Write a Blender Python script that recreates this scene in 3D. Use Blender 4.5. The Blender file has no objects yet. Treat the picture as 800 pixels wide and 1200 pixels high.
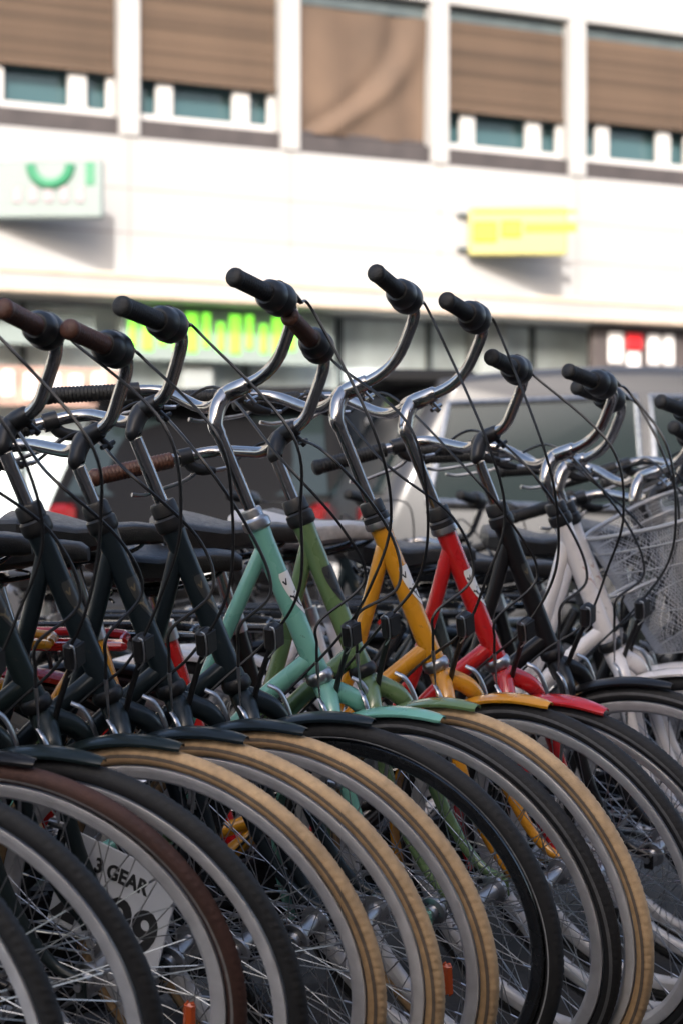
import bpy, math, random
from mathutils import Vector, Matrix, Quaternion
random.seed(7)
R = math.radians
sc = bpy.context.scene
COL = sc.collection

# ------------------------------------------------------------------ camera, sky, sun, exposure
FPX, PXW, PXH, HZ, CAMH = 2618.0, 800.0, 1200.0, 592.6, 1.002   # photo pixels
cam_d = bpy.data.cameras.new('camera'); cam = bpy.data.objects.new('camera', cam_d); COL.objects.link(cam)
cam_d.sensor_fit = 'HORIZONTAL'; cam_d.sensor_width = 15.6
cam_d.lens = 15.6 * FPX / PXW
cam.location = (0, 0, CAMH)
cam.rotation_euler = (R(90) - math.atan((600 - HZ) / FPX), 0, 0)
cam_d.clip_start = 0.05; cam_d.clip_end = 2000
cam_d.dof.use_dof = True; cam_d.dof.focus_distance = 3.72; cam_d.dof.aperture_fstop = 3.2
cam_d.dof.aperture_blades = 0
sc.camera = cam

FACE = R(29.9)                                   # heading of the facade opposite
DU = Vector((math.cos(FACE), math.sin(FACE), 0))  # along the facade, to the right
DN = Vector((-math.sin(FACE), math.cos(FACE), 0)) # into the facade
sun_dir = (DU * 0.62 + DN * 1.0 + Vector((0, 0, -0.66))).normalized()
world = bpy.data.worlds.new('World'); sc.world = world; world.use_nodes = True
wn = world.node_tree.nodes; wl = world.node_tree.links
sky = wn.new('ShaderNodeTexSky'); sky.sky_type = 'NISHITA'; sky.sun_disc = False
sky.sun_elevation = math.asin(-sun_dir.z)
sky.sun_rotation = math.atan2(-sun_dir.x, -sun_dir.y)
sky.air_density = 0.8; sky.dust_density = 3.2; sky.ozone_density = 0.0
wn['Background'].inputs['Strength'].default_value = 0.15
wl.new(sky.outputs[0], wn['Background'].inputs['Color'])
sd = bpy.data.lights.new('sun', 'SUN'); sun = bpy.data.objects.new('sun', sd); COL.objects.link(sun)
sd.energy = 2.0; sd.angle = R(0.5); sd.color = (1.0, 0.96, 0.91)
sun.rotation_euler = sun_dir.to_track_quat('-Z', 'Y').to_euler()
sun.location = (-5, -10, 20)
sc.view_settings.view_transform = 'Standard'; sc.view_settings.look = 'None'
sc.view_settings.exposure = 1.5; sc.view_settings.gamma = 1.0
sc.cycles.use_denoising = True
sc.cycles.max_bounces = 8; sc.cycles.transparent_max_bounces = 12
sc.cycles.sample_clamp_indirect = 6

# ------------------------------------------------------------------ helpers
class MB:
    def __init__(s): s.v = []; s.f = []; s.m = []; s.mi = 0
    def add(s, vs, fs):
        o = len(s.v); s.v += [tuple(v) for v in vs]
        for f in fs: s.f.append(tuple(i + o for i in f)); s.m.append(s.mi)
    def box(s, c, d, M=None):
        x, y, z = d[0] / 2, d[1] / 2, d[2] / 2
        vs = [Vector((a * x, b * y, g * z)) for a in (-1, 1) for b in (-1, 1) for g in (-1, 1)]
        if M is not None: vs = [M @ v for v in vs]
        vs = [v + Vector(c) for v in vs]
        s.add(vs, [(0, 1, 3, 2), (4, 6, 7, 5), (0, 4, 5, 1), (2, 3, 7, 6), (0, 2, 6, 4), (1, 5, 7, 3)])
    def bbox(s, c, d, b=0.004, M=None):          # box with chamfered edges
        x, y, z = d[0] / 2, d[1] / 2, d[2] / 2; b = min(b, x * .9, y * .9, z * .9)
        rings = []
        for zz, ins in ((-z, b), (-z + b, 0), (z - b, 0), (z, b)):
            X, Y = x - ins, y - ins
            rings.append([(-X + b, -Y, zz), (X - b, -Y, zz), (X, -Y + b, zz), (X, Y - b, zz), (X - b, Y, zz), (-X + b, Y, zz), (-X, Y - b, zz), (-X, -Y + b, zz)])
        vs = [Vector(p) for r in rings for p in r]
        if M is not None: vs = [M @ v for v in vs]
        vs = [v + Vector(c) for v in vs]
        fs = [tuple(range(7, -1, -1)), tuple(range(24, 32))]
        for k in range(3):
            for i in range(8):
                j = (i + 1) % 8; fs.append((k * 8 + i, k * 8 + j, k * 8 + 8 + j, k * 8 + 8 + i))
        s.add(vs, fs)
    def tube(s, pts, rad, n=10, cap=True, smooth=0, flat=None):
        pts = [Vector(p) for p in pts]
        rads = list(rad) if isinstance(rad, (list, tuple)) else [rad] * len(pts)
        if smooth:
            pts, rads = catmull(pts, rads, smooth)
        t0 = (pts[1] - pts[0]).normalized()
        ref = Vector((0, 0, 1)) if abs(t0.z) < .9 else Vector((1, 0, 0))
        nrm = t0.cross(ref).normalized()
        vs = []; N = len(pts)
        for i, p in enumerate(pts):
            t = (pts[min(i + 1, N - 1)] - pts[max(i - 1, 0)]).normalized()
            nrm = (nrm - t * nrm.dot(t)).normalized(); b = t.cross(nrm)
            for k in range(n):
                a = 2 * math.pi * k / n
                ca, sa = math.cos(a), math.sin(a)
                if flat: sa *= flat
                vs.append(p + (nrm * ca + b * sa) * rads[i])
        fs = []
        for i in range(N - 1):
            for k in range(n):
                j = (k + 1) % n
                fs.append((i * n + k, i * n + j, (i + 1) * n + j, (i + 1) * n + k))
        if cap:
            fs.append(tuple(range(n - 1, -1, -1))); fs.append(tuple((N - 1) * n + k for k in range(n)))
        s.add(vs, fs)
    def lathe(s, prof, n=24, M=None, closed=False):   # profile (radius, y) about the local Y axis
        vs = []; P = len(prof)
        for i in range(n):
            a = 2 * math.pi * i / n
            for r_, y in prof: vs.append(Vector((r_ * math.sin(a), y, r_ * math.cos(a))))
        if M is not None: vs = [M @ v for v in vs]
        fs = []
        for i in range(n):
            j = (i + 1) % n
            for k in range(P if closed else P - 1):
                l = (k + 1) % P
                fs.append((i * P + k, j * P + k, j * P + l, i * P + l))
        s.add(vs, fs)
    def mesh(s, name, smooth=True, mats=None):
        me = bpy.data.meshes.new(name); me.from_pydata(s.v, [], s.f); me.update()
        me.polygons.foreach_set('use_smooth', [smooth] * len(s.f))
        nm = max(s.m) + 1 if s.m else 1
        for _ in range(nm): me.materials.append(None)
        if nm > 1: me.polygons.foreach_set('material_index', s.m)
        if smooth:
            try: me.set_sharp_from_angle(angle=R(38))
            except Exception: pass
        return me

def catmull(pts, rads, k):
    P = [pts[0] * 2 - pts[1]] + pts + [pts[-1] * 2 - pts[-2]]
    out, ro = [], []
    for i in range(1, len(P) - 2):
        p0, p1, p2, p3 = P[i - 1:i + 3]
        for j in range(k):
            t = j / k
            out.append(0.5 * ((2 * p1) + (p2 - p0) * t + (2 * p0 - 5 * p1 + 4 * p2 - p3) * t * t + (3 * p1 - p0 - 3 * p2 + p3) * t ** 3))
            ro.append(rads[i - 1] * (1 - t) + rads[i] * t)
    out.append(pts[-1]); ro.append(rads[-1])
    return out, ro

def ob(name, me, mat, parent=None, M=None):
    o = bpy.data.objects.new(name, me); COL.objects.link(o)
    mats = mat if isinstance(mat, (list, tuple)) else [mat]
    for i, m in enumerate(mats):
        o.material_slots[i].link = 'OBJECT'; o.material_slots[i].material = m
    if parent is not None: o.parent = parent
    if M is not None: o.matrix_local = M
    return o
def empty(name, M):
    o = bpy.data.objects.new(name, None); COL.objects.link(o); o.empty_display_size = .1
    o.matrix_world = M
    return o
def tag(o, label, cat, group=None):
    o['label'] = label; o['category'] = cat
    if group: o['group'] = group
    return o
def structure(o, label=None):
    o['kind'] = 'structure'
    if label: o['label'] = label
    return o

# ------------------------------------------------------------------ materials
def principled(name, col, rough=.5, metal=0, coat=0, spec=.5):
    m = bpy.data.materials.new(name); m.use_nodes = True
    b = m.node_tree.nodes['Principled BSDF']
    b.inputs['Base Color'].default_value = (*col, 1); b.inputs['Roughness'].default_value = rough
    b.inputs['Metallic'].default_value = metal; b.inputs['Coat Weight'].default_value = coat
    b.inputs['Coat Roughness'].default_value = .08
    b.inputs['Specular IOR Level'].default_value = spec
    return m
def noisy(m, scale=40, amt=.25, rough_amt=.15, bump=0, bscale=None, detail=4, stretch=None):
    nt = m.node_tree; N = nt.nodes; L = nt.links; b = N['Principled BSDF']
    tc = N.new('ShaderNodeTexCoord'); nz = N.new('ShaderNodeTexNoise')
    nz.inputs['Scale'].default_value = scale; nz.inputs['Detail'].default_value = detail
    src = tc.outputs['Object']
    if stretch:
        mp = N.new('ShaderNodeMapping'); mp.inputs['Scale'].default_value = stretch
        L.new(src, mp.inputs['Vector']); src = mp.outputs[0]
    L.new(src, nz.inputs['Vector'])
    bc = b.inputs['Base Color']
    mr = N.new('ShaderNodeMapRange'); mr.inputs['From Min'].default_value = .3; mr.inputs['From Max'].default_value = .7
    mr.inputs['To Min'].default_value = 1 - amt; mr.inputs['To Max'].default_value = 1 + amt
    L.new(nz.outputs['Fac'], mr.inputs['Value'])
    vm = N.new('ShaderNodeVectorMath'); vm.operation = 'SCALE'
    if bc.is_linked: L.new(bc.links[0].from_socket, vm.inputs[0])
    else: vm.inputs[0].default_value = bc.default_value[:3]
    L.new(mr.outputs[0], vm.inputs['Scale']); L.new(vm.outputs[0], bc)
    r0 = b.inputs['Roughness'].default_value
    m2 = N.new('ShaderNodeMapRange'); m2.inputs['From Min'].default_value = .3; m2.inputs['From Max'].default_value = .7
    m2.inputs['To Min'].default_value = max(.03, r0 - rough_amt); m2.inputs['To Max'].default_value = min(1, r0 + rough_amt)
    L.new(nz.outputs['Fac'], m2.inputs['Value']); L.new(m2.outputs[0], b.inputs['Roughness'])
    if bump:
        n2 = N.new('ShaderNodeTexNoise'); n2.inputs['Scale'].default_value = bscale or scale * 3
        L.new(src, n2.inputs['Vector'])
        bp = N.new('ShaderNodeBump'); bp.inputs['Strength'].default_value = bump; bp.inputs['Distance'].default_value = .01
        L.new(n2.outputs['Fac'], bp.inputs['Height']); L.new(bp.outputs[0], b.inputs['Normal'])
    return m
def paint(name, col, rough=.28):
    dk = max(col) < .03
    m = noisy(principled(name, col, .34 if dk else rough, 0, .22 if dk else .8, .3 if dk else .5), 12, .07, .03)
    nt = m.node_tree; N = nt.nodes; L = nt.links; b = N['Principled BSDF']
    tc = N.new('ShaderNodeTexCoord'); nz = N.new('ShaderNodeTexNoise'); nz.inputs['Scale'].default_value = 130; nz.inputs['Detail'].default_value = 6; nz.inputs['Roughness'].default_value = .65
    L.new(tc.outputs['Object'], nz.inputs['Vector'])
    mr = N.new('ShaderNodeMapRange'); mr.inputs['From Min'].default_value = .66; mr.inputs['From Max'].default_value = .70; mr.inputs['To Max'].default_value = .55
    L.new(nz.outputs['Fac'], mr.inputs['Value'])
    mx = N.new('ShaderNodeMix'); mx.data_type = 'RGBA'; mx.inputs['B'].default_value = (.05, .045, .04, 1)
    L.new(mr.outputs[0], mx.inputs['Factor']); L.new(b.inputs['Base Color'].links[0].from_socket, mx.inputs['A']); L.new(mx.outputs['Result'], b.inputs['Base Color'])
    return m
def tyre_mat(name, side, tread, stripe, r0=.3315, r1=.3368, rough=.75):
    m = principled(name, side, rough); nt = m.node_tree; N = nt.nodes; L = nt.links
    tc = N.new('ShaderNodeTexCoord'); sx = N.new('ShaderNodeSeparateXYZ'); L.new(tc.outputs['Object'], sx.inputs[0])
    cx = N.new('ShaderNodeCombineXYZ'); L.new(sx.outputs['X'], cx.inputs['X']); L.new(sx.outputs['Z'], cx.inputs['Y'])
    ln = N.new('ShaderNodeVectorMath'); ln.operation = 'LENGTH'; L.new(cx.outputs[0], ln.inputs[0])
    mr = N.new('ShaderNodeMapRange'); mr.inputs['From Min'].default_value = .300; mr.inputs['From Max'].default_value = .350
    L.new(ln.outputs['Value'], mr.inputs['Value'])
    cr = N.new('ShaderNodeValToRGB'); cr.color_ramp.interpolation = 'CONSTANT'
    f = lambda r_: (r_ - .3) / .05
    dark = tuple(c * .55 for c in side)
    e = cr.color_ramp.elements
    e[0].position = 0; e[0].color = (*dark, 1)
    e[1].position = f(.3195); e[1].color = (*side, 1)
    for p, c in ((r0, stripe), (r1, side), (.3385, tread)):
        k = e.new(f(p)); k.color = (*c, 1)
    L.new(mr.outputs[0], cr.inputs[0]); L.new(cr.outputs[0], N['Principled BSDF'].inputs['Base Color'])
    return noisy(noisy(m, 60, .16, .1, .15, 400), 6, .18, .05)

CH = noisy(principled('chrome', (.46, .44, .425), .17, 1), 60, .08, .06)
CHR = noisy(principled('brushed_aluminium', (.50, .50, .51), .33, 1), 50, .1, .08)
ALU = noisy(principled('rim_aluminium', (.60, .59, .60), .38, .25), 30, .12, .08, stretch=(1, 1, 1))
STEEL = principled('spoke_steel', (.42, .42, .43), .28, 1)
BLKP = noisy(principled('black_plastic', (.012, .012, .013), .42), 80, .2, .1)
BLKM = noisy(principled('black_gloss_metal', (.010, .011, .012), .25, 0, .4), 40, .2, .08)
RUB = noisy(principled('black_rubber', (.011, .011, .011), .6), 120, .3, .1, .2, 300)
RUBB = noisy(principled('brown_rubber', (.075, .028, .016), .5), 120, .25, .1, .2, 300)
SADB = noisy(principled('black_saddle_vinyl', (.018, .018, .019), .42), 90, .2, .1, .25, 500)
SADW = noisy(principled('pale_grey_saddle_vinyl', (.42, .40, .39), .45), 90, .15, .1, .2, 500)
CAB = principled('cable_housing', (.008, .008, .009), .38)
LENS = principled('lamp_lens', (.05, .05, .055), .1, 0, .5)
REDP = principled('red_reflector', (.42, .02, .012), .2, 0, .4)
ORP = principled('orange_reflector', (.55, .09, .02), .25, 0, .4)
T_TAN = tyre_mat('tan_tyre', (.40, .255, .130), (.46, .310, .170), (.115, .088, .068))
T_BLK = tyre_mat('black_tyre', (.013, .013, .014), (.012, .012, .012), (.013, .013, .014))
T_GRY = tyre_mat('black_tyre_grey_stripe', (.012, .012, .013), (.011, .011, .012), (.10, .10, .105))
T_WHT = tyre_mat('black_tyre_white_stripe', (.012, .012, .013), (.011, .011, .012), (.34, .34, .34), .3235, .3262)
T_BRN = tyre_mat('brown_tyre', (.055, .024, .017), (.06, .026, .019), (.20, .185, .175), .3245, .3290)
PAINTS = {
 'dark': paint('dark_green_paint', (.010, .017, .018)), 'navy': paint('dark_blue_green_paint', (.009, .015, .019)),
 'teal': paint('teal_paint', (.165, .41, .335)), 'green': paint('leaf_green_paint', (.115, .185, .075)),
 'yellow': paint('yellow_paint', (.62, .265, .012)), 'red': paint('red_paint', (.50, .010, .012)),
 'black': paint('black_paint', (.010, .010, .011)), 'white': paint('white_paint', (.80, .76, .75)),
 'olive': paint('grey_green_paint', (.05, .06, .055)), 'orange': paint('orange_paint', (.55, .13, .02))}
WIRE = principled('pale_coated_wire', (.42, .42, .43), .4, .2)
BADGE_W = principled('badge_white', (.72, .72, .70), .35); BADGE_INK = principled('badge_ink', (.015, .017, .025), .4)
BADGE_D = principled('badge_dark', (.035, .036, .034), .35); BADGE_G = principled('badge_gold', (.14, .115, .07), .4)
BADGE_P = principled('badge_pale', (.55, .40, .36), .4)

# ------------------------------------------------------------------ bicycle meshes (x forward, y left, z up; front hub at (0,0,.345))
AL = R(68); RW = .345; RAKE = .068; D_BOT, D_TOP = .434, .716
AX = Vector((-math.cos(AL), 0, math.sin(AL))); NX = Vector((math.sin(AL), 0, math.cos(AL)))
HUB = Vector((0, 0, RW)); BASE = HUB - NX * RAKE
RHUB = Vector((-1.13, 0, RW)); BB = Vector((-.66, 0, .285))
def ax(d): return BASE + AX * d
HT, HB = ax(D_TOP), ax(D_BOT)
STD = Vector((-.285, 0, .958)).normalized()
SPP = HT + Vector((-.53, 0, -.155))               # a point on the seat post
def st(z): return BB + STD * ((z - BB.z) / STD.z)
SOFF = SPP.x - st(SPP.z).x
BB.x += SOFF                                      # the seat tube meets the measured seat post

def seg(name, p, r, n=14, smooth=0, flat=None):
    b = MB(); b.tube(p, r, n, True, smooth, flat); return b.mesh(name)

ME = {}
# tyre with tread blocks
b = MB(); NS, NC = 620, 16; vs = []; fs = []
RT, RC = .0142, .3300
for i in range(NS):
    a = 2 * math.pi * i / NS
    for k in range(NC):
        t = 2 * math.pi * k / NC
        rr = RT
        off = abs(((t + math.pi) % (2 * math.pi)) - math.pi)
        if off < 1.0:
            side = 1 if t < math.pi else 0
            gap = ((i + side * 2 + int(off * 2.5)) % 4) == 0
            rr += -.0005 if (gap and off > .15) else .0009
        q = RC + rr * math.cos(t)
        vs.append((q * math.sin(a), rr * 1.02 * math.sin(t), q * math.cos(a)))
for i in range(NS):
    j = (i + 1) % NS
    for k in range(NC):
        l = (k + 1) % NC; fs.append((i * NC + k, j * NC + k, j * NC + l, i * NC + l))
b.add(vs, fs); ME['tyre'] = b.mesh('tyre')
b = MB()
b.lathe([(.3172, -.0108), (.3165, -.0122), (.3085, -.0128), (.3075, -.0122), (.3000, -.0126), (.2990, -.0120), (.2945, -.0085), (.2915, -.004), (.2910, 0), (.2915, .004), (.2945, .0085), (.2990, .0120), (.3000, .0126), (.3075, .0122), (.3085, .0128), (.3165, .0122), (.3172, .0108), (.311, .009), (.311, -.009)], 120, closed=True)
ME['rim'] = b.mesh('rim')
b = MB(); NSP = 36
for i in range(NSP):
    side = 1 if i % 2 else -1
    a = 2 * math.pi * (i + .5) / NSP
    lead = 1 if (i // 2) % 2 else -1
    ah = a + lead * R(62)
    p0 = Vector((.021 * math.sin(ah), side * .030, .021 * math.cos(ah)))
    p1 = Vector((.2925 * math.sin(a), side * .0025, .2925 * math.cos(a)))
    b.tube([p0, p1], .00092, 5, False)
    d = (p0 - p1).normalized(); b.tube([p1, p1 + d * .014], .0019, 5, True)
b.tube([(0, 0, .292), (0, 0, .250)], .0030, 6)
ME['spokes'] = b.mesh('spokes')
b = MB()
b.lathe([(0, -.062), (.006, -.062), (.006, -.056), (.009, -.056), (.009, -.048), (.013, -.046), (.014, -.036), (.025, -.034), (.026, -.030), (.025, -.027), (.014, -.024), (.0125, 0), (.014, .024), (.025, .027), (.026, .030), (.025, .034), (.014, .036), (.013, .046), (.009, .048), (.009, .056), (.006, .056), (.006, .062), (0, .062)], 20)
ME['hub'] = b.mesh('hub')
b = MB(); b.bbox((0, 0, 0), (.018, .010, .056), .0048); ME['spoke_reflector'] = b.mesh('spoke_reflector')
# frame tubes
ME['head_tube'] = seg('head_tube', [ax(D_BOT + .008), ax(D_BOT + .03), ax(D_TOP - .03), ax(D_TOP - .004)], [.0205, .0185, .0185, .0200], 24)
PT = ax(D_TOP - .035)
ME['top_tube_straight'] = seg('top_tube', [PT, PT + Vector((-.115, 0, -.26)), PT + Vector((-.225, 0, -.50)), BB + Vector((-.03, 0, .09))], .0132, 16, 6)
ME['top_tube_curved'] = seg('top_tube', [PT, PT + Vector((-.032, 0, -.13)), PT + Vector((-.085, 0, -.30)), PT + Vector((-.19, 0, -.49)), BB + Vector((-.03, 0, .09))], .0140, 16, 8)
ME['down_tube'] = seg('down_tube', [ax(D_BOT + .035), ax(D_BOT + .03) + Vector((-.13, 0, -.11)), ax(D_BOT) + Vector((-.30, 0, -.285)), BB], [.0175, .0160, .0155, .0155], 16, 6)
STP = BB + STD * .53
ME['seat_tube'] = seg('seat_tube', [BB, STP], .0165, 14)
b = MB(); b.tube([STP - STD * .03, STP + STD * .005], .0205, 14); b.tube([STP + Vector((-.026, -.014, -.012)), STP + Vector((-.026, .014, -.012))], .005, 8); ME['seat_clamp'] = b.mesh('seat_clamp')
for s, nm in ((-1, 'R'), (1, 'L')):
    ME['seat_stay' + nm] = seg('seat_stay', [STP + Vector((-.012, s * .016, -.05)), STP + Vector((-.08, s * .045, -.16)), RHUB + Vector((.005, s * .062, .012))], [.0115, .0105, .0090], 10, 5)
    ME['chain_stay' + nm] = seg('chain_stay', [BB + Vector((-.01, s * .02, 0)), BB + Vector((-.12, s * .045, .012)), RHUB + Vector((.005, s * .062, 0))], [.011, .010, .008], 10, 5)
ME['seat_post'] = seg('seat_post', [STP - STD * .03, STP + STD * .130], .0128, 14)
# headset
b = MB()
Q = AX.to_track_quat('Y', 'Z').to_matrix().to_4x4()
def on_axis(d): return Matrix.Translation(ax(d)) @ Q
b.lathe([(.010, .030), (.0165, .030), (.018, .026), (.018, .016), (.0185, .014), (.0235, .010), (.0248, .004), (.0240, -.004), (.0200, -.008), (.010, -.008)], 28, on_axis(D_TOP)); ME['headset_silver'] = b.mesh('upper_headset')
b = MB(); b.lathe([(.010, .040), (.0195, .040), (.0215, .036), (.0222, .018), (.0205, .016), (.0242, .012), (.0248, .002), (.0238, -.006), (.0200, -.010), (.010, -.010)], 28, on_axis(D_TOP)); ME['headset_black'] = b.mesh('upper_headset')
b = MB(); b.lathe([(.0200, .004), (.0255, .002), (.0262, -.004), (.0255, -.010), (.0200, -.013)], 28, on_axis(D_TOP)); ME['headset_ring'] = b.mesh('headset_ring')
b = MB(); b.lathe([(.0200, .012), (.0235, .009), (.0250, .002), (.0245, -.005), (.0200, -.010), (.012, -.010)], 28, on_axis(D_BOT)); ME['headset_low'] = b.mesh('lower_headset')
# fork: crown tube with two blades
b = MB()
b.tube([ax(D_BOT - .005), ax(D_BOT - .03), ax(D_BOT - .05)], [.0185, .0185, .016], 18)
for s in (-1, 1):
    pts = [ax(D_BOT - .016), ax(D_BOT - .030) + Vector((.014, s * .014, 0)), ax(D_BOT - .052) + Vector((.026, s * .034, 0)), ax(D_BOT - .095) + Vector((.022, s * .0475, 0)), ax(.20) + Vector((.004, s * .051, 0)), ax(.10) + NX * .012 + Vector((0, s * .052, 0)), ax(.04) + NX * .035 + Vector((0, s * .053, 0)), HUB + Vector((0, s * .054, .010))]
    b.tube(pts, [.0170, .0180, .0168, .0145, .0120, .0102, .0090, .0080], 14, True, 6)
    b.bbox(HUB + Vector((.002, s * .054, -.004)), (.020, .006, .034), .003)
ME['fork'] = b.mesh('fork')
# fender strip
def fender(a0, a1, rad, w, h, name, c=HUB, n=60):
    vs = []; prof = [(-w, -h), (-w * .97, -h * .45), (-w * .72, -h * .1), (-w * .35, 0.0), (0, .0015), (w * .35, 0), (w * .72, -h * .1), (w * .97, -h * .45), (w, -h)]
    th = .0014; P = len(prof)
    full = [(y, z) for y, z in prof] + [(y * .965, z - th) for y, z in reversed(prof)]
    Q_ = len(full); b = MB(); fs = []
    for i in range(n + 1):
        t = i / n; a = a0 + (a1 - a0) * t
        e = min(1, ((1 - t) * n / 9) ** .5 * .55 + .45)
        for y, z in full:
            r_ = rad + z
            vs.append(c + Vector((r_ * math.sin(a), y * e, r_ * math.cos(a))))
    for i in range(n):
        for k in range(Q_):
            l = (k + 1) % Q_
            fs.append((i * Q_ + k, i * Q_ + l, (i + 1) * Q_ + l, (i + 1) * Q_ + k))
    fs.append(tuple(range(Q_))); fs.append(tuple(n * Q_ + k for k in range(Q_ - 1, -1, -1)))
    b.add(vs, fs); return b.mesh(name)
ME['front_fender'] = fender(R(-112), R(4), .3600, .0190, .007, 'front_fender')
ME['rear_fender'] = fender(R(-118), R(62), .3635, .0260, .015, 'rear_fender', RHUB)
b = MB()
for s in (-1, 1):
    b.tube([HUB + Vector((0, s * .058, .006)), HUB + Vector((-.20, s * .045, -.02)), HUB + Vector((-.355, s * .020, -.06))], .0022, 6, True, 4)
ME['fender_stay'] = b.mesh('fender_stay')
b = MB()
for s in (-1, 1):
    b.tube([RHUB + Vector((0, s * .064, .006)), RHUB + Vector((-.355, s * .022, .05))], .0022, 6)
ME['rear_fender_stay'] = b.mesh('fender_stay')
# rim brake: curved flat arms either side of the tyre
for s, nm in ((-1, 'R'), (1, 'L')):
    b = MB()
    b.tube([(-.158, s * .062, .560), (-.158, s * .062, .600), (-.161, s * .061, .640), (-.168, s * .058, .674), (-.179, s * .053, .698), (-.194, s * .046, .708)], [.0062, .0060, .0058, .0056, .0052, .0046], 10, True, 6, .42)
    b.tube([(-.175, s * .062, .562), (-.148, s * .062, .562)], .0070, 10)
    b.bbox((-.155, s * .042, .615), (.044, .014, .010), .004)
    ME['brake_arm' + nm] = b.mesh('brake_arm')
FER = Vector((-.190, -.048, .778))
b = MB(); b.tube([FER, FER + Vector((0, 0, -.020)), (-.190, -.048, .752), (-.191, -.047, .728), (-.193, -.045, .708)], [.0034, .0034, .0021, .0020, .0016], 8, True, 5); ME['brake_noodle'] = b.mesh('brake_noodle')
# lamp in front of the head tube
b = MB()
b.bbox((-.152, 0, .818), (.022, .032, .046), .006)
b.mi = 0; b.bbox((-.140, 0, .820), (.004, .026, .036), .0015)
b.mi = 1; b.tube([(-.146, -.017, .842), (-.138, -.018, .838), (-.138, -.018, .806), (-.152, -.016, .788)], .0013, 6, True, 3)
b.mi = 0; b.tube([ax(D_BOT - .03) + Vector((.018, 0, 0)), (-.180, 0, .742), (-.156, 0, .800)], .0050, 8, True, 4)
ME['front_lamp'] = b.mesh('front_lamp')
# head badge wrapped round the front of the head tube, with its bird mark
def wrap(u, d, r_):   # u = angle from straight ahead (positive to the left), d = distance up the axis
    e1 = NX; e2 = Vector((0, 1, 0))
    return ax(d) + (e1 * math.cos(u) + e2 * math.sin(u)) * r_
b = MB(); c0 = (D_BOT + D_TOP) / 2 + .012; vs = []; fs = []; nr, ncx = 14, 16
for i in range(nr + 1):
    t = i / nr
    hw = R(82) * (1 - max(0, t - .12) ** 2.1) * (1 if t > .06 else .93)
    for k in range(ncx + 1):
        vs.append(wrap(hw * (2 * k / ncx - 1), c0 + .040 - .080 * t, .0192))
for i in range(nr):
    for k in range(ncx):
        fs.append((i * (ncx + 1) + k, (i + 1) * (ncx + 1) + k, (i + 1) * (ncx + 1) + k + 1, i * (ncx + 1) + k + 1))
b.add(vs, fs); b.mi = 1
def stroke(pl, w):
    for i in range(len(pl) - 1):
        (u0, d0), (u1, d1) = pl[i], pl[i + 1]
        du, dd = (u1 - u0) * .019, d1 - d0; l = math.hypot(du, dd) or 1
        nu, nd = -dd / l * w / .019, du / l * w
        b.add([wrap(u0 + nu, d0 + nd, .01945), wrap(u0 - nu, d0 - nd, .01945), wrap(u1 - nu * .6, d1 - nd * .6, .01945), wrap(u1 + nu * .6, d1 + nd * .6, .01945)], [(0, 1, 2, 3)])
for sg in (1,):
    stroke([(R(-72), c0 + .026), (R(-62), c0 + .018), (R(-50), c0 + .029)], .0016)
    stroke([(R(-66), c0 - .002), (R(-48), c0 - .006), (R(-36), c0 - .015), (R(-20), c0 - .012)], .0022)
    stroke([(R(-48), c0 - .006), (R(-30), c0 + .002), (R(-8), c0 + .004)], .0018)
    stroke([(R(-36), c0 - .015), (R(-24), c0 - .024), (R(-10), c0 - .027)], .0018)
ME['badge'] = b.mesh('badge')
# saddle
b = MB(); stn = [(-.145, .030, .012, .018), (-.135, .078, .020, .036), (-.10, .104, .022, .054), (-.05, .098, .010, .052), (0, .070, -.002, .042), (.05, .044, -.004, .034), (.10, .031, -.003, .030), (.135, .024, -.008, .026), (.150, .012, -.018, .014)]
vs = []; fs = []; NR = 14
for x, w, zt, h in stn:
    for k in range(NR):
        a = 2 * math.pi * k / NR
        ca, sa = math.cos(a), math.sin(a)
        yy = w * (abs(ca) ** .7) * (1 if ca > 0 else -1)
        zz = zt + (.010 * max(0, sa) ** .6 if sa > 0 else -h * (abs(sa) ** .5))
        vs.append((x, yy, zz))
for i in range(len(stn) - 1):
    for k in range(NR):
        l = (k + 1) % NR; fs.append((i * NR + k, i * NR + l, (i + 1) * NR + l, (i + 1) * NR + k))
fs.append(tuple(range(NR))); fs.append(tuple((len(stn) - 1) * NR + k for k in range(NR - 1, -1, -1)))
b.add(vs, fs); ME['saddle'] = b.mesh('saddle')
b = MB()
for s in (-1, 1):
    b.tube([(-.125, s * .05, -.03), (-.10, s * .028, -.058), (.0, s * .022, -.062), (.09, s * .018, -.045), (.125, s * .008, -.02)], .0035, 6, True, 5)
    hp = [(-.100 + .013 * math.cos(t * .8), s * .055 + .013 * math.sin(t * .8), -.075 + .0022 * t) for t in range(26)]
    b.tube(hp, .0025, 5)
b.bbox((-.02, 0, -.062), (.04, .05, .026), .006)
ME['saddle_rails'] = b.mesh('saddle_rails')
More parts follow.
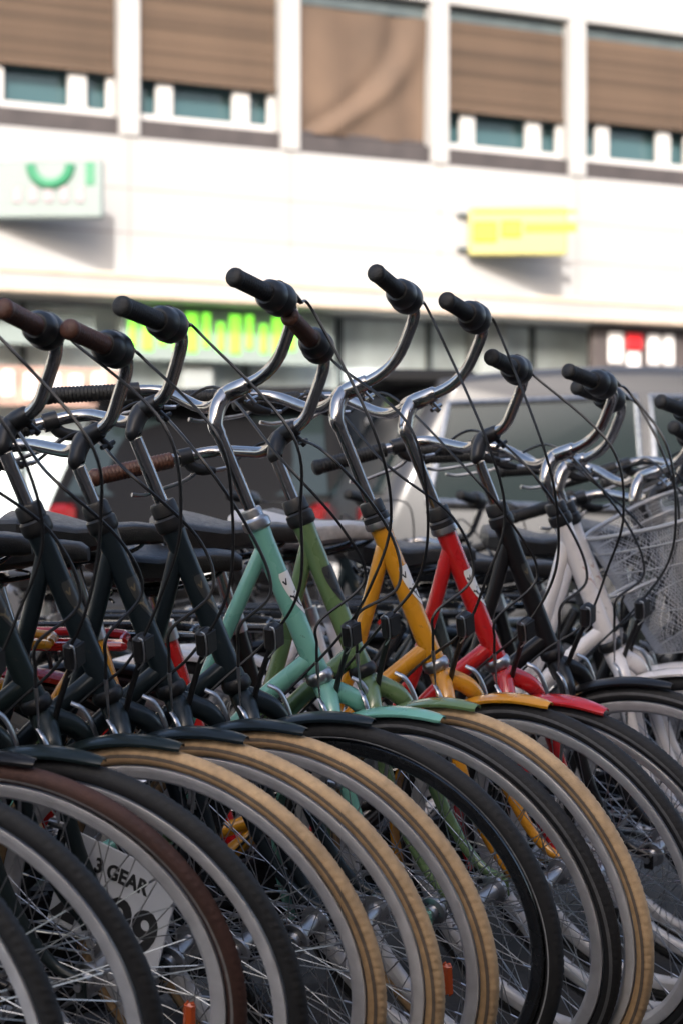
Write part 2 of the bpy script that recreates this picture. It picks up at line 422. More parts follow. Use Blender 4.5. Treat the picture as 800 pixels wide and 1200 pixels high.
# drivetrain
b = MB(); b.lathe([(.018, -.034), (.018, .034)], 18, Matrix.Translation(BB)); b.lathe([(.0, -.040), (.026, -.040), (.026, -.033), (0, -.033)], 20, Matrix.Translation(BB)); ME['bottom_bracket'] = b.mesh('bottom_bracket')
b = MB()
for s, a in ((-1, R(200)), (1, R(20))):
    e = BB + Vector((math.cos(a) * .17, s * .075, math.sin(a) * .17))
    b.tube([BB + Vector((0, s * .05, 0)), BB + Vector((0, s * .065, 0)) + (e - BB - Vector((0, s * .075, 0))) * .15, e], [.012, .011, .009], 8)
    b.bbox(e + Vector((0, s * .055, 0)), (.075, .085, .022), .006)
ME['crank'] = b.mesh('crank')
b = MB(); prof = []
for k in range(13): a = R(90 - 15 * k) ; prof.append((BB.x + .085 * math.cos(a), BB.z + .085 * math.sin(a)))
for k in range(13): a = R(270 - 15 * k); prof.append((RHUB.x + .045 * math.cos(a), RHUB.z + .045 * math.sin(a)))
n = len(prof); vs = [(x, -.046, z) for x, z in prof] + [(x, -.058, z) for x, z in prof]
b.add(vs, [tuple(range(n)), tuple(range(2 * n - 1, n - 1, -1))] + [(i, i + n, (i + 1) % n + n, (i + 1) % n) for i in range(n)])
ME['chain_guard'] = b.mesh('chain_guard')
# rear carrier
b = MB(); zc = .765; xr = RHUB.x
for s in (-1, 1):
    b.tube([(xr + .20, s * .02, zc - .01), (xr + .17, s * .055, zc), (xr - .18, s * .06, zc), (xr - .21, s * .045, zc), (xr - .22, 0, zc)], .0085, 8, True, 4)
    b.tube([(xr - .08, s * .060, zc), (xr - .01, s * .066, RHUB.z + .02)], .005, 6)
for k in range(4): b.tube([(xr + .14 - k * .1, -.058, zc), (xr + .14 - k * .1, .058, zc)], .004, 6)
b.tube([(xr + .2, 0, zc - .005), (xr - .2, 0, zc + .002)], .005, 6)
ME['rear_carrier'] = b.mesh('rear_carrier')
b = MB(); b.bbox((xr - .235, 0, zc - .035), (.022, .085, .05), .008); ME['rear_lamp'] = b.mesh('rear_lamp')
b = MB(); b.tube([BB + Vector((-.06, .03, -.01)), BB + Vector((-.12, .06, -.03)), BB + Vector((-.33, .075, -.04))], .008, 8, True, 3); ME['kickstand'] = b.mesh('kickstand')

# handlebar, local: x forward, y left, z along the steerer, origin at the top of the quill
def fillet(pl, rad, k=6):
    out = [pl[0]]
    for i in range(1, len(pl) - 1):
        p, a, c = pl[i], pl[i - 1], pl[i + 1]
        d0, d1 = (a - p), (c - p); t = min(rad[i], d0.length * .48, d1.length * .48)
        q0, q1 = p + d0.normalized() * t, p + d1.normalized() * t
        for m in range(k + 1):
            u = m / k; out.append(q0 * (1 - u) ** 2 + p * (2 * u * (1 - u)) + q1 * u * u)
    out.append(pl[-1]); return out
def grip_prof(a, e):
    p = [(.0125, a), (.0145, a + .001)]
    t = a + .004
    while t < e - .012:
        p += [(.0150, t), (.0136, t + .0022), (.0136, t + .0036), (.0150, t + .0046)]; t += .0068
    p += [(.0154, e - .010), (.0160, e - .006), (.0150, e - .001), (.0115, e + .0025), (.006, e + .004), (0, e + .0043)]
    return p
BAR = {}
def make_bar(kind, c, bend, T, G, tilt):
    BC = Vector((c[0], 0, c[1]))
    pt = lambda q, s: BC + Vector((q[1], s * q[0], q[2]))        # q = (sideways, forward, up); s=-1 right, +1 left
    GE = Vector(T) + (Vector(G) - Vector(T)) * .85
    half = lambda s: [pt(bend, s), pt(T, s), pt(GE, s)]
    pl = list(reversed(half(-1))) + [BC] + half(1)
    b = MB(); b.tube(fillet(pl, [0, .040, .050, .02, .050, .040, 0]), .0106, 16); me = {'bar': b.mesh('handlebar')}
    b = MB()
    zq = -.028 if kind == 'silver' else -.006
    b.tube([(0, 0, zq), (0, 0, zq * .3), (BC.x * .45, 0, BC.z * .55), BC], [.0118, .0135, .0148, .0148], 16, True, 5)
    me['stem'] = b.mesh('stem')
    dr = (pt(bend, -1) - BC).normalized(); dl = (pt(bend, 1) - BC).normalized()
    ln = .052 if kind == 'silver' else .036
    b = MB()
    b.tube([BC + dr * ln, BC + dr * (ln - .003), BC + dr * .014, BC + dl * .012, BC + dl * .024, BC + dl * .027], [.0118, .0140, .0160, .0160, .0145, .0118], 18)
    q = BC + dr * (ln * .62)
    b.tube([q + Vector((.004, 0, -.014)), q + Vector((.012, 0, -.034))], .0052, 10); b.tube([q + Vector((-.006, 0, -.026)), q + Vector((.024, 0, -.026))], .0040, 8)
    me['clamp'] = b.mesh('bar_clamp')
    L = (Vector(G) - Vector(T)).length
    def along(s, prof, n=20):
        o = pt(T, s); d = (pt(G, s) - o).normalized()
        b = MB(); b.lathe(prof, n, Matrix.Translation(o) @ d.to_track_quat('Y', 'Z').to_matrix().to_4x4()); return b, o, d
    b, o, d = along(-1, grip_prof(.098, L - .008)); me['grip_r'] = b.mesh('grip')
    b, o, d = along(1, grip_prof(.085, L + .010)); me['grip_l'] = b.mesh('grip')
    k0 = .034
    b, o, d = along(-1, [(.0125, k0), (.0200, k0 + .001), (.0255, k0 + .007), (.0282, k0 + .016), (.0285, k0 + .030), (.0262, k0 + .036), (.0258, k0 + .038), (.0268, k0 + .040), (.0245, k0 + .058), (.0185, k0 + .066), (.0125, k0 + .066)], 26)
    side = Vector((.55, -.25, .75)).normalized(); side = (side - d * side.dot(d)).normalized()
    sx = o + d * (k0 + .018) + side * .016; sx2 = sx - d * .062 - side * .004
    b.tube([sx + d * .014, sx - d * .012, sx - d * .040, sx2], [.0140, .0118, .0062, .0038], 12, True, 4)
    me['shifter'] = b.mesh('gear_shifter')
    b, o, d = along(1, [(.0125, .048), (.0160, .048), (.0160, .072), (.0125, .072)])
    lo = o + d * .060; dn = Vector((.35, .10, -1)).normalized()
    b.tube([lo, lo + dn * .022, lo + dn * .034 - d * .012, lo + dn * .040 - d * .032], [.010, .0110, .0100, .006], 10, True, 4)
    lb0 = lo + dn * .040 - d * .032; lb = lb0 - d * .022
    b.mi = 1
    b.tube([lb0, lb], [.0044, .0036], 8)
    b.tube([lo + dn * .034, lo + dn * .046 + d * .03, lo + dn * .052 + d * .075, lo + dn * .056 + d * .115, lo + dn * .050 + d * .135], [.0055, .0055, .005, .005, .0055], 8, True, 5, .7)
    me['lever'] = b.mesh('brake_lever')
    BAR[kind] = dict(me=me, BC=BC, SX=sx, SX2=sx2, LB0=lb0, LB=lb, tilt=R(tilt))
make_bar('silver', (.046, .029), (.103, .031, -.006), (.200, .051, .067), (.282, -.119, .147), 7.9)
make_bar('black', (.036, .025), (.053, .012, -.005), (.155, .025, .060), (.261, -.166, .118), 13.2)
b = MB(); b.tube([(0, 0, -.33), (0, 0, -.012)], .0108, 16); ME['quill'] = b.mesh('quill')

# basket of wire mesh
b = MB(); bw0, bw1, bd0, bd1, bh = .125, .170, .105, .140, .26
def bpt(t, z):
    k = z / bh; w = bw0 + (bw1 - bw0) * k; d = bd0 + (bd1 - bd0) * k
    a = 2 * math.pi * t; ca, sa = math.cos(a), math.sin(a)
    f = lambda v: (abs(v) ** .55) * (1 if v >= 0 else -1)
    return Vector((.155 + d * f(ca), w * f(sa), z))
NV = 150
for s in (1, -1):
    for k in range(NV):
        b.tube([bpt((k + s * 18 * j / 6) / NV, bh * j / 6) for j in range(7)], .00065, 3, False)
for z in (.0, .09, .18): b.tube([bpt(k / 48, z) for k in range(49)], .0014, 4, False)
for k in range(-9, 10):
    b.tube([(.155 - bd0 * .9, k * .0125, .001), (.155 + bd0 * .9, k * .0125, .001)], .0008, 3, False)
    b.tube([(.155 + k * .011, -bw0 * .9, .001), (.155 + k * .011, bw0 * .9, .001)], .0008, 3, False)
ME['wire_mesh'] = b.mesh('wire_mesh')
b = MB(); b.tube([bpt(k / 60, bh) for k in range(61)], .0045, 8, False); b.tube([bpt(k / 60, bh - .035) for k in range(61)], .0020, 6, False)
b.tube([(.02, -.03, .16), (-.05, -.02, .165), (-.06, .02, .165), (.02, .03, .16)], .004, 6, True, 3)
ME['basket_rim'] = b.mesh('basket_rim')

# ------------------------------------------------------------------ the row of bicycles
def about_axis(d):
    return Matrix.Translation(BASE) @ Matrix.Rotation(d, 4, AX) @ Matrix.Translation(-BASE)
def fan(M, v): return M @ Vector(v)

def bicycle(spec):
    X, Z, psi, lam, de = spec['pose']; psi, lam, de = R(psi), R(lam), R(de)
    Rm = Matrix.Rotation(psi, 4, 'Z') @ Matrix.Rotation(-lam, 4, 'X')
    axw = Rm.to_3x3() @ AX
    nw = Quaternion(axw, de) @ (Rm.to_3x3() @ NX); lw = Quaternion(axw, de) @ (Rm.to_3x3() @ Vector((0, 1, 0)))
    hub = Vector((X, Z, RW * math.sqrt(1 - lw.z ** 2)))
    basew = hub - nw * RAKE
    # tilt the frame a touch so that the rear wheel also stands on the ground
    for _ in range(4):
        T = basew - Rm.to_3x3() @ BASE
        low = T.z + (Rm.to_3x3() @ RHUB).z - RW * math.cos(lam)
        Rm = Matrix.Rotation(low / 1.13, 4, Rm.to_3x3() @ Vector((0, -1, 0))) @ Rm if abs(low) > 1e-5 else Rm
    T = basew - Rm.to_3x3() @ BASE
    root = empty('bicycle', Matrix.Translation(T) @ Rm)
    tag(root, spec['label'], 'bicycle', 'bicycles parked in a tight leaning row')
    P = PAINTS[spec['paint']]; FP = PAINTS[spec.get('fender', spec['paint'])]
    I = Matrix.Identity(4); S = about_axis(de)
    # frame
    ht = ob('head_tube', ME['head_tube'], P, root)
    bm = {'white': (BADGE_W, BADGE_INK), 'dark': (BADGE_D, BADGE_G), 'grey': (BADGE_D, BADGE_INK), 'pale': (PAINTS['white'], BADGE_P)}[spec['badge']]
    ob('badge', ME['badge'], bm, ht)
    ob('top_tube', ME['top_tube_straight' if spec.get('straight') else 'top_tube_curved'], P, root)
    ob('down_tube', ME['down_tube'], P, root)
    stb = ob('seat_tube', ME['seat_tube'], P, root); ob('seat_clamp', ME['seat_clamp'], CHR, stb)
    for nm in 'RL':
        ob('seat_stay', ME['seat_stay' + nm], P, root); ob('chain_stay', ME['chain_stay' + nm], P, root)
    hs = spec['headset']
    if hs == 'silver': up = ob('upper_headset', ME['headset_silver'], CHR, root)
    else:
        up = ob('upper_headset', ME['headset_black'], BLKP, root)
        if hs == 'ring': ob('headset_ring', ME['headset_ring'], CHR, up)
    ob('lower_headset', ME['headset_low'], BLKP if hs == 'black' else CHR, root)
    # steered parts
    ob('fork', ME['fork'], P, root, S)
    def wheel(nm, M, tyre, rot):
        w = ob(nm, ME['spokes'], STEEL, root, M @ Matrix.Rotation(rot, 4, 'Y'))
        ob('tyre', ME['tyre'], tyre, w); ob('rim', ME['rim'], spec.get('rim', ALU), w); ob('hub', ME['hub'], CHR, w)
        if spec.get('reflector'): ob('spoke_reflector', ME['spoke_reflector'], ORP, w, Matrix.Translation((.262, -.010, -.012)))
        return w
    wheel('front_wheel', S @ Matrix.Translation(HUB), spec['tyre'], 0 if spec.get('reflector') else random.uniform(0, .16))
    wheel('rear_wheel', Matrix.Translation(RHUB), spec['tyre'], random.uniform(0, 6))
    ff = ob('front_fender', ME['front_fender'], FP, root, S); ob('fender_stay', ME['fender_stay'], CHR, ff)
    rf = ob('rear_fender', ME['rear_fender'], FP, root); ob('fender_stay', ME['rear_fender_stay'], CHR, rf)
    fb = ob('front_brake', ME['brake_noodle'], CHR, root, S)
    ob('brake_arm', ME['brake_armR'], CHR, fb); ob('brake_arm', ME['brake_armL'], CHR, fb)
    if spec.get('lamp', 1): ob('front_lamp', ME['front_lamp'], (BLKP, CHR), root, S)
    # rear half
    dz = STD * spec.get('seat_dz', 0)
    sp = ob('seat_post', ME['seat_post'], CH, root, Matrix.Translation(dz))
    sm = SADW if spec.get('saddle') == 'pale' else SADB
    sa = ob('saddle', ME['saddle'], sm, root, Matrix.Translation(STP + dz + STD * .130 + Vector((.02, 0, .052))) @ Matrix.Rotation(R(-2), 4, 'Y'))
    ob('saddle_rails', ME['saddle_rails'], BLKM, sa)
    ob('bottom_bracket', ME['bottom_bracket'], P, root); ob('crank', ME['crank'], BLKP, root); ob('chain_guard', ME['chain_guard'], BLKM, root)
    rc = ob('rear_carrier', ME['rear_carrier'], P if spec['paint'] in ('yellow', 'red', 'teal') else BLKM, root); ob('rear_lamp', ME['rear_lamp'], REDP, rc)
    # handlebar, clamped at its own angle
    tw = R(spec.get('twist', 47)); q = spec['quill']
    e2 = Vector((0, 1, 0)); fwd = NX * math.cos(tw) + e2 * math.sin(tw); lef = AX.cross(fwd)
    org = ax(D_TOP + q)
    K = BAR[spec['stem']]; bm_ = K['me']; SX, SX2, LB0, LB = K['SX'], K['SX2'], K['LB0'], K['LB']
    Bq = Matrix.Translation(org) @ Matrix((fwd, lef, AX)).transposed().to_4x4()
    B = Bq @ Matrix.Translation(K['BC']) @ Matrix.Rotation(-K['tilt'], 4, 'X') @ Matrix.Translation(-K['BC'])
    sm_ = CH if spec['stem'] == 'silver' else BLKP
    stm = ob('stem', bm_['stem'], sm_, root, Bq); ob('quill', ME['quill'], CH, stm)
    hb = ob('handlebar', bm_['bar'], CH, root, B)
    ob('bar_clamp', bm_['clamp'], sm_, hb)
    gm = RUBB if spec['grip'] == 'brown' else RUB
    ob('grip', bm_['grip_r'], gm, hb); ob('grip', bm_['grip_l'], gm, hb)
    ob('gear_shifter', bm_['shifter'], BLKP, hb); ob('brake_lever', bm_['lever'], (BLKP, CHR), hb)
    # cables, in frame space
    rj = lambda a: random.uniform(-a, a)
    d0 = (B.to_3x3() @ (SX2 - SX)).normalized(); p0 = B @ SX2
    c = MB()
    j = lambda v, a=.012: Vector(v) + Vector((rj(a), rj(a), rj(a)))
    c.tube([p0 - d0 * .012, p0, p0 + d0 * .045 + Vector((0, 0, -.004)), j(ax(D_TOP + .10) + Vector((.225, -.10, .07))), j(ax(D_TOP) + Vector((.215, -.10, .03))), j(ax(D_TOP - .09) + Vector((.165, -.08, 0))), j(ax(D_BOT + .08) + Vector((.075, -.05, 0))), ax(D_BOT + .02) + Vector((-.03, -.032, -.02)), ax(D_BOT) + Vector((-.20, -.030, -.17)), BB + Vector((.06, -.03, .04))], .0027, 6, True, 8)
    ob('gear_cable', c.mesh('gear_cable'), CAB, root)
    d1 = (B.to_3x3() @ (LB - LB0)).normalized(); p1 = B @ LB; fe = S @ FER
    c = MB()
    c.tube([p1 - d1 * .01, p1, p1 + d1 * .08 + Vector((0, -.01, .03)), j(ax(D_TOP + .09) + Vector((.06, -.03, .03)), .02), j(ax(D_TOP) + Vector((.135, -.035, 0)), .015), j(ax(D_TOP - .10) + Vector((.135, -.04, 0)), .012), fe + Vector((.004, -.004, .07)), fe + Vector((0, 0, .03)), fe], .0027, 6, True, 8)
    ob('brake_cable', c.mesh('brake_cable'), CAB, root)
    if spec.get('basket'):
        bk = ob('basket', ME['wire_mesh'], WIRE, root, Bq @ Matrix.Translation((.125, -.01, -.470)) @ Matrix.Scale(1.1, 4))
        ob('basket_rim', ME['basket_rim'], WIRE, bk)
    return root

def S_(pose, paint, tyre, quill, grip, label, **k):
    d = dict(pose=pose, paint=paint, tyre=tyre, quill=quill, grip=grip, label=label, stem='black', headset='black', badge='dark')
    d.update(k); return d
ROW = [
 S_((-.641, 3.003, 2.9, -7.5, -35.7), 'dark', T_BLK, .15, 'black', 'black bicycle whose plain black front tyre stands at the outer end of the row', fender='black'),
 S_((-.555, 3.093, 9.3, -10.2, -32.5), 'dark', T_BLK, .15, 'black', 'dark bicycle with plain black tyre, its spokes in front of the price sign', fender='black'),
 S_((-.466, 3.258, 11.9, -12.6, -28.9), 'black', T_BRN, .15, 'brown', 'bicycle with brown tyre and pale stripe standing just in front of the price sign', lamp=0, reflector=1),
 S_((-.359, 3.302, 9.7, -10.7, -37.0), 'dark', T_BLK, .15, 'black', 'dark green bicycle with plain black tyre right behind the brown tyred one'),
 S_((-.246, 3.411, 2.1, -11.2, -29.9), 'dark', T_TAN, .16, 'brown', 'dark green bicycle with tan tyre next to the plain black tyre'),
 S_((-.148, 3.473, 1.8, -8.9, -34.0), 'navy', T_TAN, 0.136, 'brown', 'dark bicycle with tan tyre and brown grips, middle of three tan tyres together', twist=54.7),
 S_((-.057, 3.558, .4, -7.9, -34.5), 'navy', T_TAN, 0.112, 'brown', 'dark bicycle with tan tyre and low brown grips beside the white striped tyre', reflector=1, twist=51.5),
 S_((.043, 3.650, 1.6, -7.5, -32.3), 'navy', T_WHT, 0.162, 'black', 'dark bicycle with white striped black tyre and black grips beside the teal bicycle', rim=BLKM, twist=46.5),
 S_((.174, 3.812, -2.0, -8.1, -37.4), 'teal', T_GRY, 0.193, 'black', 'teal bicycle with white bird badge and silver stem', stem='silver', headset='silver', badge='white', straight=1, seat_dz=-.012, twist=47.0),
 S_((.244, 3.829, -6.9, -4.1, -37.8), 'green', T_TAN, 0.123, 'brown', 'leaf green bicycle with brown grips and tan tyre beside the teal one', badge='grey', seat_dz=-.035, twist=62.4),
 S_((.378, 4.045, -1.5, -6.3, -41.5), 'yellow', T_GRY, 0.208, 'black', 'mustard yellow bicycle with white bird badge and raised silver stem', stem='silver', headset='ring', badge='white', twist=52.7),
 S_((.497, 4.220, .3, -10.4, -46.7), 'red', T_GRY, 0.203, 'black', 'bright red bicycle with white bird badge and silver stem', seat_dz=-.045, stem='silver', headset='ring', badge='white', twist=49.8),
 S_((.625, 4.412, 3.1, -7.7, -35.0), 'black', T_GRY, 0.138, 'black', 'black bicycle between the red and the white bicycle', twist=45.4),
 S_((.766, 4.627, 0, -7, -36), 'white', T_BLK, .095, 'black', 'white bicycle carrying a silver wire basket in front', twist=38, badge='pale', basket=1, stem='silver', saddle='pale'),
 S_((.805, 4.83, 0, -7.5, -36), 'white', T_GRY, .080, 'black', 'white bicycle without basket, close behind the basket bicycle', twist=36, badge='pale', stem='silver'),
 S_((.985, 5.02, 0, -7.5, -36), 'black', T_GRY, .055, 'black', 'black bicycle just past the two white bicycles', twist=38, stem='silver', seat_dz=-.055),
 S_((1.04, 5.22, 2, -8, -36), 'olive', T_BLK, .03, 'black', 'grey green bicycle second past the two white bicycles', seat_dz=-.09),
 S_((1.20, 5.42, 3, -9, -36), 'black', T_BLK, .12, 'black', 'black bicycle with low saddle third past the two white bicycles', seat_dz=-.10),
 S_((1.33, 5.62, 2, -8, -36), 'navy', T_BLK, .12, 'black', 'dark blue green bicycle fourth past the two white bicycles', seat_dz=-.04),
 S_((1.45, 5.82, 3, -9, -35), 'black', T_TAN, .11, 'black', 'black bicycle with tan tyre next to last at the far end of the row', seat_dz=-.08),
 S_((1.60, 6.04, 2, -8, -36), 'olive', T_BLK, .12, 'black', 'grey green bicycle at the very end of the row', seat_dz=-.03),
]
BIKES = [bicycle(s) for s in ROW]
BACK = [
 S_((-.02, 6.10, 2, -8, -34), 'black', T_BLK, .0, 'black', 'small black bicycle of the second row, behind the teal and green bicycles', seat_dz=-.06),
 S_((.28, 6.22, 4, -9, -36), 'navy', T_BLK, .01, 'black', 'small dark blue green bicycle of the second row, behind the yellow bicycle', seat_dz=-.09),
 S_((.60, 6.36, 1, -8, -33), 'black', T_GRY, .0, 'black', 'small black bicycle of the second row, behind the red bicycle', seat_dz=-.05),
 S_((.90, 6.50, 3, -9, -36), 'olive', T_BLK, .01, 'black', 'small grey green bicycle of the second row, behind the white bicycles', seat_dz=-.08),
 S_((1.22, 6.64, 2, -8, -36), 'dark', T_BLK, .0, 'black', 'small dark green bicycle of the second row, behind the wire basket', seat_dz=-.06)]
for s in BACK:
    o = bicycle(s); o.scale = (.9, .9, .9); o['group'] = 'small bicycles of the second row'

def ray(px, py):
    return Vector(((px - 400) / FPX, 1, (HZ - py) / FPX))
CAMP = Vector((0, 0, CAMH))

# ------------------------------------------------------------------ price sign hung on the brown-tyred bicycle
def text_mesh(body, size, bold=0.0, align='LEFT', extr=.0008, shear=0):
    cu = bpy.data.curves.new('txt', 'FONT'); cu.body = body; cu.size = size; cu.offset = bold; cu.extrude = extr
    cu.align_x = align; cu.resolution_u = 4; cu.shear = shear
    o = bpy.data.objects.new('txt', cu); COL.objects.link(o)
    bpy.context.view_layer.update()
    me = bpy.data.meshes.new_from_object(o.evaluated_get(bpy.context.evaluated_depsgraph_get()))
    bpy.data.objects.remove(o); bpy.data.curves.remove(cu)
    me.materials.clear(); me.materials.append(None)
    return me
SIGN = noisy(principled('sign_card', (.56, .57, .60), .55), 20, .05, .05)
INK = principled('sign_ink', (.012, .012, .014), .5)
psi = R(11.9 - 28.9 - 14)
hd = Vector((math.cos(psi), math.sin(psi), 0)); nrm = Vector((math.sin(psi), -math.cos(psi), 0))
zs = 3.36
ctr = CAMP + ray(132, 1055) * zs
roll = R(-17); upv = Vector((0, 0, 1))
ex = hd * math.cos(roll) + upv * math.sin(roll); ey = -hd * math.sin(roll) + upv * math.cos(roll)
MS = Matrix.Translation(ctr) @ Matrix((ex, ey, ex.cross(ey))).transposed().to_4x4()
b = MB(); b.bbox((0, 0, 0), (.215, .150, .004), .0012)
sg = ob('price_sign', b.mesh('price_sign', False), SIGN, None, MS); tag(sg, 'white price card reading 3 GEAR hung behind the brown tyre', 'price sign')
ob('lettering', text_mesh('3 GEAR', .031, .0009), INK, sg, Matrix.Translation((-.045, .030, .0028)))
ob('lettering', text_mesh('2999', .100, .0026), INK, sg, Matrix.Translation((-.106, -.062, .0028)))
b = MB(); b.tube([(-.06, .075, 0), (-.03, .12, -.01), (.01, .075, 0)], .0012, 5, True, 4); ob('hanging_wire', b.mesh('hanging_wire'), STEEL, sg)

# ------------------------------------------------------------------ ground
PAVE = noisy(principled('pavement_concrete', (.050, .045, .041), .85), 2.2, .25, .08, .3, 60)
ASPH = noisy(principled('asphalt', (.034, .032, .031), .85), 3, .2, .08, .4, 90)
def sheet(name, poly, z, mat, th=None):
    b = MB(); n = len(poly)
    vs = [(x, y, z) for x, y in poly]; fs = [tuple(range(n))]
    if th:
        vs += [(x, y, z - th) for x, y in poly]; fs += [(i, i + n, (i + 1) % n + n, (i + 1) % n) for i in range(n)]
    b.add(vs, fs); return structure(ob(name, b.mesh(name, False), mat))
ROADZ = -.12
def fp(u, d): return CAMP.xy.to_3d() + Vector((0, 23.4, 0)) + DU * u - DN * d    # u along the facade, d in front of it
sheet('ground', [(-400, -400), (400, -400), (400, 600), (-400, 600)], -.16, ASPH)
sheet('road', [fp(-120, 16.2).xy, fp(120, 16.2).xy, fp(120, 3.2).xy, fp(-120, 3.2).xy], ROADZ, ASPH)
sheet('pavement', [fp(-120, 40).xy, fp(120, 40).xy, fp(120, 16.2).xy, fp(-120, 16.2).xy], 0, PAVE, .15)
sheet('far_pavement', [fp(-120, 3.2).xy, fp(120, 3.2).xy, fp(120, -8).xy, fp(-120, -8).xy], 0, PAVE, .15)

# ------------------------------------------------------------------ building opposite
WHITE = noisy(principled('white_render', (.37, .365, .36), .8), .55, .08, .05, .15, 30)
TANM = noisy(principled('tan_metal_trim', (.55, .44, .34), .6), 3, .12, .1)
SILL = noisy(principled('brown_grey_sill', (.055, .047, .047), .6), 5, .2, .1)
FRAME = principled('window_frame_white', (.50, .49, .48), .45)
FRAMED = noisy(principled('dark_window_head', (.075, .095, .10), .5), 5, .15, .1)
BLIND = noisy(principled('brown_blind', (.100, .066, .044), .8), 1.3, .38, .05, .1, 40, stretch=(.5, 1, 7))
CLOTH = noisy(principled('loose_brown_cloth', (.108, .072, .050), .85), 1.1, .25, .05)
nt = BLIND.node_tree; bs_ = nt.nodes['Principled BSDF'].inputs['Base Color']; oi = nt.nodes.new('ShaderNodeObjectInfo'); mr_ = nt.nodes.new('ShaderNodeMapRange')
mr_.inputs['To Min'].default_value = .72; mr_.inputs['To Max'].default_value = 1.25; nt.links.new(oi.outputs['Random'], mr_.inputs['Value'])
vs_ = nt.nodes.new('ShaderNodeVectorMath'); vs_.operation = 'SCALE'; nt.links.new(bs_.links[0].from_socket, vs_.inputs[0]); nt.links.new(mr_.outputs[0], vs_.inputs['Scale']); nt.links.new(vs_.outputs[0], bs_)
GLASS = principled('window_glass', (.060, .115, .130), .08, 0, 0, .8)
SHOPG = noisy(principled('shop_glass_painted_reflection', (.70, .80, .81), .18, 0, 0, .6), .9, .55, .05)  # pale base colour stands in for the bright street reflected in the panes
DARKM = noisy(principled('shop_dark_fascia', (.075, .062, .06), .5), 2, .15, .1)
TAUPE = noisy(principled('shop_taupe_fascia', (.16, .135, .13), .6), 2, .1, .1)
def fm(u, d, z=0):                               # facade-local frame: x along, y into the wall, z up
    return Matrix.Translation(fp(u, d) + Vector((0, 0, z))) @ Matrix.Rotation(FACE, 4, 'Z')
def u_of(px):                                    # facade u that photo column px looks at
    k = (px - 400) / FPX; y = 23.4 / (1 - k * math.tan(FACE)); return (k * y) / math.cos(FACE)
def z_of(px, py, d=0):
    k = (px - 400) / FPX; y = 23.4 / (1 - k * math.tan(FACE)); return CAMH + (HZ - py) / FPX * y
BLD = empty('building', fm(0, 0)); tag(BLD, 'white rendered building with brown blinds above shops across the street', 'building')
def bpart(name, c, d, mat, parent=BLD, bev=.01):
    b = MB(); b.bbox((0, 0, 0), d, bev)
    return ob(name, b.mesh(name, False), mat, parent, Matrix.Translation(c))
edges = [(None, 135), (170, 328), (360, 502), (532, 662), (690, None)]
pitch = (u_of(676) - u_of(152)) / 3; uc0 = u_of(152) - pitch / 2
ZS0, ZW0, ZW1 = z_of(400, 182), z_of(400, 161), z_of(400, -12)
GAP = .215
U0, U1 = uc0 - pitch * 14.5, uc0 + pitch * 16.5
SLABT, SLABB = z_of(400, 336), z_of(400, 365)
ROOF = 9.9
# spandrel walls and piers
bpart('wall', ((U0 + U1) / 2, .30, (SLABT + ZS0) / 2), (U1 - U0, .6, ZS0 - SLABT), WHITE)
bpart('wall', ((U0 + U1) / 2, .30, (ZW1 + ROOF) / 2), (U1 - U0, .6, ROOF - ZW1), WHITE)
bpart('wall', ((U0 + U1) / 2, 4.5, (SLABB + ROOF) / 2), (U1 - U0, 7.5, ROOF - SLABB - .1), WHITE)
for i in range(-14, 17):
    bpart('pier', (uc0 + pitch * (i - .5), .27, (ZS0 + ZW1) / 2), (GAP, .60, ZW1 - ZS0 - .004), WHITE)
W_ = pitch - GAP
JNT = principled('wall_joint', (.25, .23, .21), .8)
for z in (SLABT + .42, SLABT + .86): bpart('wall_joint', ((U0 + U1) / 2, .0, z), (U1 - U0, .006, .014), JNT, BLD, .001)
for i in range(-6, 9): bpart('wall_joint', (uc0 + pitch * (i - .5), .0, (SLABT + ZS0) / 2), (.014, .005, ZS0 - SLABT - .04), JNT, BLD, .001)
def slats(parent, y, z0, z1, w, mat, n):
    b0 = MB(); h = (z1 - z0) / n
    b0.bbox((0, 0, 0), (w, .022, h * .93), .006); me = b0.mesh('slat', False)
    for k in range(n):
        ob('slat', me, mat, parent, Matrix.Translation((0, y + (.006 if k % 2 else 0), z0 + h * (k + .5))) @ Matrix.Rotation(R(8), 4, 'X'))
